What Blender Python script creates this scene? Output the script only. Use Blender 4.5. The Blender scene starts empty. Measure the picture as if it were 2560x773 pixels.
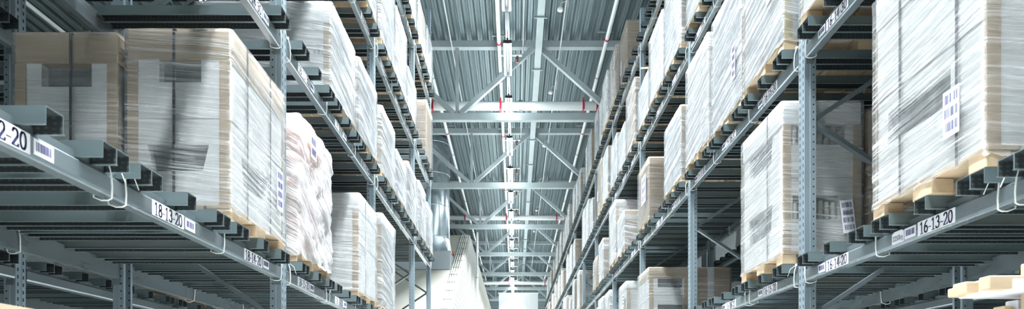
import bpy, math, random
from mathutils import Vector, Matrix, noise
random.seed(7)
SC = bpy.context.scene
COL = SC.collection
EYE = 1.6
PI = math.pi
# ------------------------------------------------------------------ helpers
class MB:
    def __init__(self):
        self.v = []; self.f = []; self.m = []; self.s = []
    def face(self, pts, mi=0, smooth=False):
        b = len(self.v)
        self.v.extend(tuple(p) for p in pts)
        self.f.append(tuple(range(b, b + len(pts)))); self.m.append(mi); self.s.append(smooth)
    def mesh(self, verts, faces, mi=0, smooth=False):
        b = len(self.v)
        self.v.extend(tuple(p) for p in verts)
        for f in faces:
            self.f.append(tuple(i + b for i in f)); self.m.append(mi); self.s.append(smooth)
    def box(self, x0, x1, y0, y1, z0, z1, mi=0):
        if x0 > x1: x0, x1 = x1, x0
        if y0 > y1: y0, y1 = y1, y0
        if z0 > z1: z0, z1 = z1, z0
        vs = [(x0,y0,z0),(x1,y0,z0),(x1,y1,z0),(x0,y1,z0),(x0,y0,z1),(x1,y0,z1),(x1,y1,z1),(x0,y1,z1)]
        self.mesh(vs, [(0,3,2,1),(4,5,6,7),(0,1,5,4),(1,2,6,5),(2,3,7,6),(3,0,4,7)], mi)
    def cbox(self, x0, x1, y0, y1, z0, z1, b=.004, mi=0):
        # box with chamfered edges: three nested slabs sharing corners
        X = (x0, x0+b, x1-b, x1); Y = (y0, y0+b, y1-b, y1); Z = (z0, z0+b, z1-b, z1)
        vs = []; idx = {}
        for i, sx in enumerate((0, 3)):
            for j, sy in enumerate((0, 3)):
                for k, sz in enumerate((0, 3)):
                    ix, iy, iz = (1 if sx == 0 else 2), (1 if sy == 0 else 2), (1 if sz == 0 else 2)
                    for ax, p in enumerate(((X[sx],Y[iy],Z[iz]), (X[ix],Y[sy],Z[iz]), (X[ix],Y[iy],Z[sz]))):
                        idx[(i,j,k,ax)] = len(vs); vs.append(p)
        I = idx; F = []
        for i in (0,1):
            q = [I[(i,0,0,0)], I[(i,1,0,0)], I[(i,1,1,0)], I[(i,0,1,0)]]; F.append(q if i else q[::-1])
            q = [I[(0,i,0,1)], I[(1,i,0,1)], I[(1,i,1,1)], I[(0,i,1,1)]]; F.append(q[::-1] if i else q)
            q = [I[(0,0,i,2)], I[(1,0,i,2)], I[(1,1,i,2)], I[(0,1,i,2)]]; F.append(q if i else q[::-1])
        for i in (0,1):
            for j in (0,1):
                q = [I[(i,j,0,0)], I[(i,j,1,0)], I[(i,j,1,1)], I[(i,j,0,1)]]; F.append(q if (i+j) % 2 else q[::-1])
                q = [I[(i,0,j,0)], I[(i,1,j,0)], I[(i,1,j,2)], I[(i,0,j,2)]]; F.append(q[::-1] if (i+j) % 2 else q)
                q = [I[(0,i,j,1)], I[(1,i,j,1)], I[(1,i,j,2)], I[(0,i,j,2)]]; F.append(q if (i+j) % 2 else q[::-1])
        for i in (0,1):
            for j in (0,1):
                for k in (0,1):
                    q = [I[(i,j,k,0)], I[(i,j,k,1)], I[(i,j,k,2)]]; F.append(q if (i+j+k) % 2 else q[::-1])
        self.mesh(vs, F, mi)
    def prism(self, poly, axis, a0, a1, mi=0, caps=True):
        # poly: 2D points in the plane across the axis: 'x'->(y,z) 'y'->(x,z) 'z'->(x,y)
        def P(p, a):
            return {'x': (a, p[0], p[1]), 'y': (p[0], a, p[1]), 'z': (p[0], p[1], a)}[axis]
        n = len(poly)
        vs = [P(p, a0) for p in poly] + [P(p, a1) for p in poly]
        fs = [(i, (i+1) % n, n + (i+1) % n, n + i) for i in range(n)]
        if caps: fs += [tuple(range(n))[::-1], tuple(range(n, 2*n))]
        self.mesh(vs, fs, mi)
    def tube(self, pts, r, n=8, mi=0, caps=True, closed=False):
        pts = [Vector(p) for p in pts]; vs = []; fs = []; N = len(pts)
        up0 = None
        for i, p in enumerate(pts):
            if closed: d = pts[(i+1) % N] - pts[i-1]
            else: d = (pts[min(i+1, N-1)] - pts[max(i-1, 0)])
            d.normalize()
            ref = up0 if up0 is not None else (Vector((0,0,1)) if abs(d.z) < .9 else Vector((1,0,0)))
            u = d.cross(ref).normalized(); w = u.cross(d).normalized(); up0 = w
            rr = r[i] if isinstance(r, (list, tuple)) else r
            for k in range(n):
                a = 2*PI*k/n
                vs.append(p + (u*math.cos(a) + w*math.sin(a))*rr)
        for i in range(N if closed else N-1):
            j = (i+1) % N
            for k in range(n):
                fs.append((i*n+k, i*n+(k+1) % n, j*n+(k+1) % n, j*n+k))
        self.mesh(vs, fs, mi, True)
        if caps and not closed:
            self.face(vs[:n][::-1], mi); self.face(vs[-n:], mi)
    def bar(self, p, q, w, h, up=(0,0,1), mi=0):
        p, q = Vector(p), Vector(q); d = (q-p).normalized(); up = Vector(up)
        u = d.cross(up).normalized(); t = u.cross(d).normalized()
        vs = []
        for c in (p, q):
            for a, b in ((-1,-1),(1,-1),(1,1),(-1,1)):
                vs.append(c + u*(a*w/2) + t*(b*h/2))
        self.mesh(vs, [(0,1,2,3)[::-1],(4,5,6,7),(0,1,5,4),(1,2,6,5),(2,3,7,6),(3,0,4,7)], mi)
    def build(self, name, mats):
        me = bpy.data.meshes.new(name)
        me.from_pydata(self.v, [], self.f)
        for m in (mats if isinstance(mats, (list, tuple)) else [mats]): me.materials.append(m)
        me.polygons.foreach_set('material_index', self.m)
        me.polygons.foreach_set('use_smooth', self.s)
        me.update()
        return me

def obj(name, me, parent=None, loc=(0,0,0), rz=0.0):
    o = bpy.data.objects.new(name, me); COL.objects.link(o)
    o.location = loc; o.rotation_euler = (0, 0, rz)
    if parent is not None: o.parent = parent
    return o
def tag(o, label, cat, group=None):
    o['label'] = label; o['category'] = cat
    if group: o['group'] = group
    return o
def thing(name, label, cat, loc=(0,0,0), group=None, rz=0.0):
    o = bpy.data.objects.new(name, None); COL.objects.link(o)
    o.location = loc; o.rotation_euler = (0, 0, rz); o.empty_display_size = .2
    return tag(o, label, cat, group)
def struct(o):
    o['kind'] = 'structure'; return o
_cache = {}
def cached(key, fn):
    if key not in _cache: _cache[key] = fn()
    return _cache[key]
ORD = ['first','second','third','fourth','fifth','sixth','seventh','eighth','ninth','tenth','eleventh','twelfth','thirteenth','fourteenth','fifteenth','sixteenth']

# ------------------------------------------------------------------ materials
def mat(name):
    m = bpy.data.materials.new(name); m.use_nodes = True
    nt = m.node_tree; nt.nodes.clear()
    out = nt.nodes.new('ShaderNodeOutputMaterial')
    return m, nt, out
def N(nt, t, **kw):
    n = nt.nodes.new(t)
    for k, v in kw.items():
        if k in n.inputs: n.inputs[k].default_value = v
        else: setattr(n, k, v)
    return n
def ramp(nt, src, stops):
    r = nt.nodes.new('ShaderNodeValToRGB'); nt.links.new(src, r.inputs[0])
    while len(r.color_ramp.elements) < len(stops): r.color_ramp.elements.new(.5)
    for e, (p, c) in zip(r.color_ramp.elements, stops):
        e.position = p; e.color = (c[0], c[1], c[2], 1) if isinstance(c, (tuple, list)) else (c, c, c, 1)
    return r
def coords(nt, scale=(1,1,1), rand=True):
    tc = N(nt, 'ShaderNodeTexCoord'); mp = N(nt, 'ShaderNodeMapping'); mp.inputs['Scale'].default_value = scale
    if rand:
        oi = N(nt, 'ShaderNodeObjectInfo'); mul = N(nt, 'ShaderNodeMath', operation='MULTIPLY'); mul.inputs[1].default_value = 37.0
        nt.links.new(oi.outputs['Random'], mul.inputs[0])
        add = N(nt, 'ShaderNodeVectorMath', operation='ADD')
        nt.links.new(tc.outputs['Object'], add.inputs[0]); nt.links.new(mul.outputs[0], add.inputs[1])
        nt.links.new(add.outputs[0], mp.inputs['Vector'])
    else:
        nt.links.new(tc.outputs['Object'], mp.inputs['Vector'])
    return mp.outputs[0]
def simple(name, col, rough=.6, metal=0.0, var=.12, scale=(3,3,3), bump=0.0, bscale=None, rvar=0.0, spec=.5):
    m, nt, out = mat(name); L = nt.links
    p = N(nt, 'ShaderNodeBsdfPrincipled'); p.inputs['Roughness'].default_value = rough; p.inputs['Metallic'].default_value = metal
    p.inputs['Specular IOR Level'].default_value = spec
    v = coords(nt, scale)
    n = N(nt, 'ShaderNodeTexNoise'); n.inputs['Scale'].default_value = 1.0; n.inputs['Detail'].default_value = 5
    L.new(v, n.inputs['Vector'])
    r = ramp(nt, n.outputs['Fac'], [(.25, [c*(1-var) for c in col]), (.75, [min(1, c*(1+var)) for c in col])])
    L.new(r.outputs[0], p.inputs['Base Color'])
    if rvar:
        rr = ramp(nt, n.outputs['Fac'], [(.3, rough-rvar), (.7, rough+rvar)]); L.new(rr.outputs[0], p.inputs['Roughness'])
    if bump:
        n2 = N(nt, 'ShaderNodeTexNoise'); n2.inputs['Scale'].default_value = 1.0; n2.inputs['Detail'].default_value = 3
        L.new(coords(nt, bscale or scale), n2.inputs['Vector'])
        b = N(nt, 'ShaderNodeBump'); b.inputs['Strength'].default_value = bump; b.inputs['Distance'].default_value = .01
        L.new(n2.outputs['Fac'], b.inputs['Height']); L.new(b.outputs[0], p.inputs['Normal'])
    L.new(p.outputs[0], out.inputs[0])
    return m
def emissive(name, col, strength):
    m, nt, out = mat(name); e = N(nt, 'ShaderNodeEmission'); e.inputs[0].default_value = (*col, 1); e.inputs[1].default_value = strength
    nt.links.new(e.outputs[0], out.inputs[0]); return m
def film_mat(name, base, streak, tint, zs=55, rough=.13, shear=.25, bumpk=.9):
    m, nt, out = mat(name); L = nt.links
    tc = N(nt, 'ShaderNodeTexCoord'); oi = N(nt, 'ShaderNodeObjectInfo')
    sep = N(nt, 'ShaderNodeSeparateXYZ'); L.new(tc.outputs['Object'], sep.inputs[0])
    def math_(op, a, b):
        n = N(nt, 'ShaderNodeMath', operation=op)
        for i, q in enumerate((a, b)):
            if isinstance(q, (int, float)): n.inputs[i].default_value = q
            else: L.new(q, n.inputs[i])
        return n.outputs[0]
    along = math_('ADD', sep.outputs[0], sep.outputs[1])
    rnd = math_('MULTIPLY', oi.outputs['Random'], 50.0)
    low = N(nt, 'ShaderNodeTexNoise'); low.inputs['Scale'].default_value = 2.2; low.inputs['Detail'].default_value = 2; L.new(tc.outputs['Object'], low.inputs['Vector'])
    wob = math_('MULTIPLY', low.outputs['Fac'], .035)
    z = math_('ADD', math_('ADD', sep.outputs[2], math_('MULTIPLY', along, shear)), wob)
    cmb = N(nt, 'ShaderNodeCombineXYZ')
    L.new(math_('ADD', math_('MULTIPLY', sep.outputs[0], 1.1), rnd), cmb.inputs[0]); L.new(math_('MULTIPLY', sep.outputs[1], 1.1), cmb.inputs[1]); L.new(math_('MULTIPLY', z, zs), cmb.inputs[2])
    st = N(nt, 'ShaderNodeTexNoise'); st.inputs['Scale'].default_value = 1.0; st.inputs['Detail'].default_value = 4; st.inputs['Roughness'].default_value = .65
    L.new(cmb.outputs[0], st.inputs['Vector'])
    sr = ramp(nt, st.outputs['Fac'], [(.47, 0.0), (.70, 1.0)])
    blot = N(nt, 'ShaderNodeTexNoise'); blot.inputs['Scale'].default_value = 3.0; blot.inputs['Detail'].default_value = 3
    va = N(nt, 'ShaderNodeVectorMath', operation='ADD'); L.new(tc.outputs['Object'], va.inputs[0]); L.new(rnd, va.inputs[1]); L.new(va.outputs[0], blot.inputs['Vector'])
    br = ramp(nt, blot.outputs['Fac'], [(.35, .35), (.65, 1.0)])
    fac = math_('ADD', base, math_('MULTIPLY', math_('MULTIPLY', sr.outputs[0], br.outputs[0]), streak))
    bmp = N(nt, 'ShaderNodeBump'); bmp.inputs['Strength'].default_value = bumpk; bmp.inputs['Distance'].default_value = .02
    L.new(math_('ADD', st.outputs['Fac'], math_('MULTIPLY', blot.outputs['Fac'], 2.0)), bmp.inputs['Height'])
    p = N(nt, 'ShaderNodeBsdfPrincipled'); p.inputs['Base Color'].default_value = (*tint, 1); p.inputs['Roughness'].default_value = rough
    p.inputs['Specular IOR Level'].default_value = .9
    L.new(bmp.outputs[0], p.inputs['Normal'])
    gl = N(nt, 'ShaderNodeBsdfGlossy'); gl.inputs['Roughness'].default_value = rough; L.new(bmp.outputs[0], gl.inputs['Normal'])
    gl.inputs['Color'].default_value = (.95, .98, 1, 1)
    tr = N(nt, 'ShaderNodeBsdfTransparent')
    fr = N(nt, 'ShaderNodeFresnel'); fr.inputs['IOR'].default_value = 1.2; L.new(bmp.outputs[0], fr.inputs['Normal'])
    m1 = N(nt, 'ShaderNodeMixShader'); L.new(fr.outputs[0], m1.inputs[0]); L.new(tr.outputs[0], m1.inputs[1]); L.new(gl.outputs[0], m1.inputs[2])
    m2 = N(nt, 'ShaderNodeMixShader'); L.new(fac, m2.inputs[0]); L.new(m1.outputs[0], m2.inputs[1]); L.new(p.outputs[0], m2.inputs[2])
    L.new(m2.outputs[0], out.inputs[0])
    return m
def post_mat(name, col):
    # galvanised upright with punched slots running up its aisle face
    m, nt, out = mat(name); L = nt.links
    p = N(nt, 'ShaderNodeBsdfPrincipled'); p.inputs['Roughness'].default_value = .42; p.inputs['Metallic'].default_value = .55
    n = N(nt, 'ShaderNodeTexNoise'); n.inputs['Scale'].default_value = 6; n.inputs['Detail'].default_value = 5
    L.new(coords(nt, (1,1,.4)), n.inputs['Vector'])
    r = ramp(nt, n.outputs['Fac'], [(.3, [c*.88 for c in col]), (.7, [min(1, c*1.1) for c in col])])
    tc = N(nt, 'ShaderNodeTexCoord'); sep = N(nt, 'ShaderNodeSeparateXYZ'); L.new(tc.outputs['Object'], sep.inputs[0])
    def M(op, a, b=0.0, c=None):
        q = N(nt, 'ShaderNodeMath', operation=op)
        for i, s in enumerate((a, b) if c is None else (a, b, c)):
            if isinstance(s, (int, float)): q.inputs[i].default_value = s
            else: L.new(s, q.inputs[i])
        return q.outputs[0]
    ay = M('ABSOLUTE', M('SUBTRACT', M('ABSOLUTE', sep.outputs[1]), .024))
    cy = M('LESS_THAN', ay, .006)
    fz = M('ABSOLUTE', M('SUBTRACT', M('FRACT', M('MULTIPLY', sep.outputs[2], 20.0)), .5))
    cz = M('LESS_THAN', fz, .24)
    ax = M('LESS_THAN', M('ABSOLUTE', sep.outputs[0]), .004)
    slot = M('MULTIPLY', M('MULTIPLY', cy, cz), ax)
    # small round holes down the inner flank
    gx = M('LESS_THAN', M('ABSOLUTE', M('SUBTRACT', M('ABSOLUTE', sep.outputs[0]), .058)), .005)
    gz = M('LESS_THAN', M('ABSOLUTE', M('SUBTRACT', M('FRACT', M('MULTIPLY', sep.outputs[2], 20.0)), .5)), .1)
    hole = M('MAXIMUM', slot, M('MULTIPLY', gx, gz))
    mx = N(nt, 'ShaderNodeMix', data_type='RGBA'); L.new(hole, mx.inputs[0]); L.new(r.outputs[0], mx.inputs[6]); mx.inputs[7].default_value = (.03,.04,.045,1)
    L.new(mx.outputs[2], p.inputs['Base Color']); L.new(p.outputs[0], out.inputs[0])
    return m
def panel_mat(name, col, line, step, axis=2, width=.06):
    m, nt, out = mat(name); L = nt.links
    p = N(nt, 'ShaderNodeBsdfPrincipled'); p.inputs['Roughness'].default_value = .6
    tc = N(nt, 'ShaderNodeTexCoord'); sep = N(nt, 'ShaderNodeSeparateXYZ'); L.new(tc.outputs['Object'], sep.inputs[0])
    mu = N(nt, 'ShaderNodeMath', operation='MULTIPLY'); mu.inputs[1].default_value = 1/step; L.new(sep.outputs[axis], mu.inputs[0])
    fr = N(nt, 'ShaderNodeMath', operation='FRACT'); L.new(mu.outputs[0], fr.inputs[0])
    lt = N(nt, 'ShaderNodeMath', operation='LESS_THAN'); lt.inputs[1].default_value = width; L.new(fr.outputs[0], lt.inputs[0])
    n = N(nt, 'ShaderNodeTexNoise'); n.inputs['Scale'].default_value = 1.5; n.inputs['Detail'].default_value = 5; L.new(tc.outputs['Object'], n.inputs['Vector'])
    r = ramp(nt, n.outputs['Fac'], [(.3, [c*.93 for c in col]), (.7, [min(1, c*1.05) for c in col])])
    mx = N(nt, 'ShaderNodeMix', data_type='RGBA'); L.new(lt.outputs[0], mx.inputs[0]); L.new(r.outputs[0], mx.inputs[6]); mx.inputs[7].default_value = (*line, 1)
    L.new(mx.outputs[2], p.inputs['Base Color']); L.new(p.outputs[0], out.inputs[0])
    return m

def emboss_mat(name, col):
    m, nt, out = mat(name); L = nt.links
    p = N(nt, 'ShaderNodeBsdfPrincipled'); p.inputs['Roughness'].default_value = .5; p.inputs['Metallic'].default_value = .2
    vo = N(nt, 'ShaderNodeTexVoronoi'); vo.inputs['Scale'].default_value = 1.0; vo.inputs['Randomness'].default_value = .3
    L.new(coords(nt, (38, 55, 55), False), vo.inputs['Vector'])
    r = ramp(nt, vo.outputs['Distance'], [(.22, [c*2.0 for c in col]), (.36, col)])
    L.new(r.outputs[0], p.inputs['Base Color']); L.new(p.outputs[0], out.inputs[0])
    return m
M = {}
M['post'] = post_mat('galvanised_post', (.32, .395, .44))
M['steel'] = simple('galvanised_beam', (.22, .262, .28), .30, .65, .12, (4, 1.2, 6), rvar=.1)
M['channel'] = simple('galvanised_channel', (.15, .195, .205), .45, .45, .14, (1.5, 8, 8), rvar=.08)
M['channel_in'] = emboss_mat('shaded_embossed_inside', (.035, .042, .045))  # shade inside the hollow channel painted as a dark tone; dots are embossing
M['brace'] = simple('brace_steel', (.17, .205, .225), .45, .5, .1)
M['roof'] = simple('roof_deck_steel', (.20, .26, .275), .45, .45, .16, (2.5, .25, 2))
M['truss'] = simple('painted_truss_steel', (.44, .51, .525), .5, .1, .08)
M['white_pipe'] = simple('white_painted_pipe', (.84, .87, .87), .4, 0, .04)
M['red'] = simple('red_clamp', (.50, .02, .05), .45, 0, .1)
M['brown'] = simple('sprinkler_head', (.20, .05, .05), .5, .1, .1)
M['tray'] = simple('galvanised_tray', (.36, .42, .43), .4, .5, .1)
M['dark'] = simple('dark_steel', (.12, .15, .16), .6, .3, .15)
M['white'] = simple('white_carton', (.80, .81, .81), .62, 0, .05, (2,2,9))
M['kraft'] = simple('kraft_board', (.41, .32, .23), .75, 0, .10, (2,2,26))
M['kraft_light'] = simple('pale_kraft_board', (.42, .335, .245), .75, 0, .08, (2,2,20))
M['board'] = simple('corner_board', (.45, .35, .245), .7, 0, .08, (3,3,14))
M['sheet'] = simple('film_glare_sheet', (.70, .72, .735), .6, 0, .30, (2.2, 5.0, 3.2))  # white stands for glare on the film, mottling for contents under it
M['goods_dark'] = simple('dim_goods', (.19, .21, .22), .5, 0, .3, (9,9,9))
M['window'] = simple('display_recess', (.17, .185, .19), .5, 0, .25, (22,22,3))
M['goods'] = simple('goods_in_box', (.48, .49, .46), .5, 0, .2, (14,14,40))
M['wood'] = simple('pine_wood', (.52, .39, .255), .7, 0, .15, (2, 14, 14))
M['amber'] = simple('amber_board', (.58, .47, .22), .6, 0, .08, (3,3,14))
M['film'] = film_mat('stretch_film', .07, .62, (.95, .96, .97), 75, .13, .10, 1.0)
M['film_side'] = film_mat('stretch_film_even', .04, .35, (.93, .95, .97), 70, .13, .02, .8)
M['film_far'] = film_mat('stretch_film_loose', .14, .55, (.95, .97, 1.0), 22, .18, .16, 1.0)
M['film_white'] = film_mat('milky_film', .40, .55, (.95, .94, .96), 16, .2, .6, 1.0)
M['strap'] = simple('dark_strap', (.035, .04, .06), .4, 0, .1)
M['sticker'] = simple('white_sticker', (.86, .86, .89), .5, 0, .03)
M['ink'] = simple('dark_ink', (.03, .03, .10), .6, 0, .05)
M['bar'] = simple('barcode_ink', (.10, .10, .20), .6, 0, .05)
M['tie'] = simple('white_cable_tie', (.83, .84, .82), .4, 0, .03)
M['sack'] = simple('salmon_sack', (.80, .50, .41), .6, 0, .2, (6,6,6), bump=.4, bscale=(12,12,12))
M['tape'] = simple('white_tape', (.80, .82, .86), .4, 0, .04)
M['housing'] = simple('dark_lamp_housing', (.025, .028, .03), .4, 0, .03)
M['tube'] = emissive('lit_tube', (.87, .965, 1.0), 34.0)
M['tube2'] = emissive('lit_tube_side_aisle', (.87, .965, 1.0), 22.0)
M['concrete'] = simple('pale_concrete', (.56, .57, .56), .55, 0, .08, (.8,.8,.8))
M['plaster'] = simple('pale_plaster', (.50, .49, .43), .75, 0, .05, (1.2,1.2,1.2), bump=.1, bscale=(20,20,20))
M['plaster_lines'] = panel_mat('panelled_plaster', (.40, .40, .37), (.05,.055,.055), .20, 2, .12)
M['wall'] = panel_mat('sandwich_panel', (.38, .42, .43), (.3,.34,.35), 1.0, 2, .02)
M['endwall'] = panel_mat('grey_end_panel', (.26, .33, .35), (.14,.18,.19), .3, 2, .08)
M['duct'] = simple('bright_galvanised_duct', (.50, .57, .61), .26, .85, .12, (2,2,1), rvar=.06)
M['ductbox'] = simple('blue_grey_duct_box', (.47, .53, .57), .5, .1, .04)
M['cloth'] = simple('white_cloth', (.93, .94, .95), .7, 0, .02)
def cloth_mat(name, col):
    m, nt, out = mat(name); a = N(nt, 'ShaderNodeBsdfDiffuse'); b = N(nt, 'ShaderNodeBsdfTranslucent'); x = N(nt, 'ShaderNodeMixShader'); x.inputs[0].default_value = .5
    n = N(nt, 'ShaderNodeTexNoise'); n.inputs['Scale'].default_value = 30; tc = N(nt, 'ShaderNodeTexCoord'); nt.links.new(tc.outputs['Object'], n.inputs['Vector'])
    r = ramp(nt, n.outputs['Fac'], [(.3, [c*.97 for c in col]), (.7, col)])
    for q in (a, b): nt.links.new(r.outputs[0], q.inputs['Color'])
    nt.links.new(a.outputs[0], x.inputs[1]); nt.links.new(b.outputs[0], x.inputs[2]); nt.links.new(x.outputs[0], out.inputs[0]); return m
M['cloth'] = cloth_mat('white_cloth', (.96, .97, .98))
M['orange'] = simple('orange_plastic', (.80, .20, .05), .5, 0, .05)

# ------------------------------------------------------------------ glyphs for the printed tags (serif figures drawn with a broad pen)
def arc(cx, cy, rx, ry, a0, a1, n=10):
    return [(cx + rx*math.cos(math.radians(a0+(a1-a0)*i/n)), cy + ry*math.sin(math.radians(a0+(a1-a0)*i/n))) for i in range(n+1)]
GL = {
 '0': [arc(.27,.5,.20,.46,0,360,20)],
 '1': [[(.12,.80),(.28,.95),(.28,.03)], [(.13,.02),(.43,.02)]],
 '2': [arc(.26,.70,.18,.26,165,-35,10)+[(.08,.06)], [(.07,.05),(.46,.05),(.48,.17)]],
 '3': [arc(.25,.74,.16,.22,160,-85,9), arc(.23,.28,.20,.26,85,-160,10)],
 '4': [[(.35,.03),(.35,.95),(.05,.30),(.50,.30)]],
 '5': [[(.44,.94),(.17,.94),(.12,.58)], arc(.22,.32,.20,.28,105,-150,11)],
 '6': [[(.42,.95),(.28,.86),(.14,.65),(.09,.40)], arc(.27,.28,.18,.26,180,-180,16)],
 '7': [[(.08,.80),(.10,.93),(.47,.93),(.22,.03)]],
 '8': [arc(.27,.73,.15,.22,0,360,14), arc(.27,.26,.19,.24,0,360,16)],
 '9': [arc(.26,.68,.18,.26,0,360,16), [(.44,.66),(.40,.34),(.28,.12),(.12,.04)]],
 '-': [[(.06,.36),(.30,.36)]],
 'k': [[(.12,.97),(.12,.03)], [(.40,.60),(.14,.30),(.44,.03)]],
 'g': [arc(.25,.40,.16,.22,0,360,14), [(.41,.60),(.41,-.05)], arc(.25,-.05,.16,.16,0,-150,8)],
}
def text_mesh(txt, height, s, pen=.085, x=0.0):
    """flat lettering on the plane x = const of a rack beam; s = +1 faces -X and reads towards -Y"""
    mb = MB(); cur = 0.0; polys = []
    for ch in txt:
        for st in GL[ch]:
            for (ax, ay), (bx, by) in zip(st[:-1], st[1:]):
                w, t = pen/2, .036
                pts = [(ax+dx, ay+dy) for dx in (-w, w) for dy in (-t, t)] + [(bx+dx, by+dy) for dx in (-w, w) for dy in (-t, t)]
                pts = sorted(set(pts)); lo = []; hi = []
                def cr(o, a, b): return (a[0]-o[0])*(b[1]-o[1]) - (a[1]-o[1])*(b[0]-o[0])
                for p in pts:
                    while len(lo) > 1 and cr(lo[-2], lo[-1], p) <= 0: lo.pop()
                    lo.append(p)
                for p in pts[::-1]:
                    while len(hi) > 1 and cr(hi[-2], hi[-1], p) <= 0: hi.pop()
                    hi.append(p)
                polys.append([(px+cur, py) for px, py in lo[:-1]+hi[:-1]])
        cur += .36 if ch == '-' else .55
    for po in polys:
        pts = [(x, (px-cur/2)*height*(-s), (py-.5)*height) for px, py in po]
        mb.face(pts)
    return mb, cur*height

def bars_mesh(w, h, x, s, rows=1, seed=0):
    rnd = random.Random(seed); mb = MB()
    for r in range(rows):
        z1 = h/2 - h*(r+.12)/rows; z0 = h/2 - h*(r+.78)/rows
        y = -w/2 + .06*w
        while y < w/2 - .08*w:
            b = rnd.choice((.012,.02,.03))*w*1.4
            mb.box(x, x + s*-.0008, y, min(y+b, w/2-.04*w), z0, z1); y += b + rnd.choice((.012,.02,.035))*w*1.4
    return mb

# ------------------------------------------------------------------ rack geometry
PITCH = 2.8
def PZ(n): return 4.335 + PITCH*(n-1)        # depth of upright n
LEV = {-1: {10: -.80, 20: .757, 30: 2.30, 40: 3.80, 50: 5.32}, 1: {10: -.79, 20: .74, 30: 2.235, 40: 3.755, 50: 5.28}}
XF = {-1: -1.567, 1: 1.94}
DEP = 1.13                                   # aisle face of the front upright to the back face of the rear one
BH = .11
def post_mesh(s, zt, dirn):
    # omega-shaped upright, open side away from its face; origin on the face
    mb = MB(); w = .045; d = .075*dirn
    prof = [(0,-w),(0,-.014),(.012*dirn,-.009),(.012*dirn,.009),(0,.014),(0,w),(d*.45,w),(d*.5,w+.004),(d,w+.004),(d,w-.016),(d*.93,w-.016),(d*.93,w-.004),(.006*dirn,w-.006),
            (.006*dirn,-w+.006),(d*.93,-w+.004),(d*.93,-w+.016),(d,-w+.016),(d,-w-.004),(d*.5,-w-.004),(d*.45,-w)]
    if dirn < 0: prof = prof[::-1]
    mb.prism(prof, 'z', 0.012, zt)
    mb.box(-.02*dirn, d+.02*dirn, -.07, .07, 0.001, .012)
    return mb.build('upright_post', M['post'])
def beam_mesh(s, L, dirn):
    mb = MB()
    prof = [(-.004,.014),(.0,.004),(.008,0),(.05,0),(.05,BH),(.012,BH),(.012,.080),(.0,.076),(-.004,.070)]
    prof = [(x*dirn, z) for x, z in prof]
    if dirn > 0: prof = prof[::-1]
    mb.prism(prof, 'y', .0515, L-.0515)
    for y0 in (.051, L-.056):
        mb.box(.002*dirn, .055*dirn, y0, y0+.005, -.04, BH+.035)
    return mb.build('load_beam', M['steel'])
def channel_mesh(s):
    # inverted trough with small feet, notched over both beams; front end towards the aisle
    mb = MB(); t = .003; w = .04; h = .062
    prof = [(-w-.008,0),(-w+t,0),(-w+t,h-t),(w-t,h-t),(w-t,0),(w+.008,0),(w+.008,t),(w,t),(w,h),(-w,h),(-w,t),(-w-.008,t)]
    x0, x1 = -.085, DEP+.085
    n = len(prof)
    for i in range(n):
        (a, b), (c, d) = prof[i], prof[(i+1) % n]
        q = [(x0*s, a, b), (x0*s, c, d), (x1*s, c, d), (x1*s, a, b)]
        mb.face(q if s < 0 else q[::-1], 1 if i in (1, 2, 3) else 0)  # inner faces take the dark tone painted for the hollow's shade
    for x in (x0, x1):
        for q in ((0,1,10,11), (10,1,2,9), (9,2,3,8), (8,3,4,7), (7,4,5,6)):
            mb.face([(x*s, prof[k][0], prof[k][1]) for k in q], 0)
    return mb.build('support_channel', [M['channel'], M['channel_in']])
def brace_mesh(s, up):
    mb = MB(); a = (.05*s, 0, 0 if up else .68); b = ((DEP-.05)*s, 0, .68 if up else 0)
    p, q = Vector(a), Vector(b)
    mb.bar(p, q, .028, .042, (0,1,0)); d = (q-p).normalized()
    return mb.build('diagonal_brace', M['brace'])
def tie_mesh(s, seed):
    rnd = random.Random(seed); mb = MB()
    sk = rnd.uniform(-.02, .02)
    ring = [(-.010,-.012),(-.014,.03),(-.012,.09),(.0,.135),(.03,.142),(.058,.13),(.062,.06),(.058,-.008),(.03,-.018),(.004,-.018)]
    pts = [(x*s, sk*z/.14, z) for x, z in ring]
    mb.tube(pts, .0034, 5, closed=True)
    mb.box(-.006*s, .006*s, sk-.008, sk+.008, .128, .142)
    if rnd.random() < .6:
        mb.tube([(-.008*s, sk, .13), (-.03*s, sk+.03, .11), (-.04*s, sk+.05, .06)], .0022, 4)
    return mb.build('cable_tie', M['tie'])
CH_OFF = (.205-.16, 0, 0)
def channel_ys(two=False):
    ys = []
    for k in range(2 if two else 3):
        c = .125 + .875*k                     # near edge of the pallet place
        ys += [c-.005+.04, c-.005+.12, c+.40, c+.68, c+.76]
    return ys
def place_y(n, k): return PZ(n) + .125 + .875*k + .40       # centre of a pallet place

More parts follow.
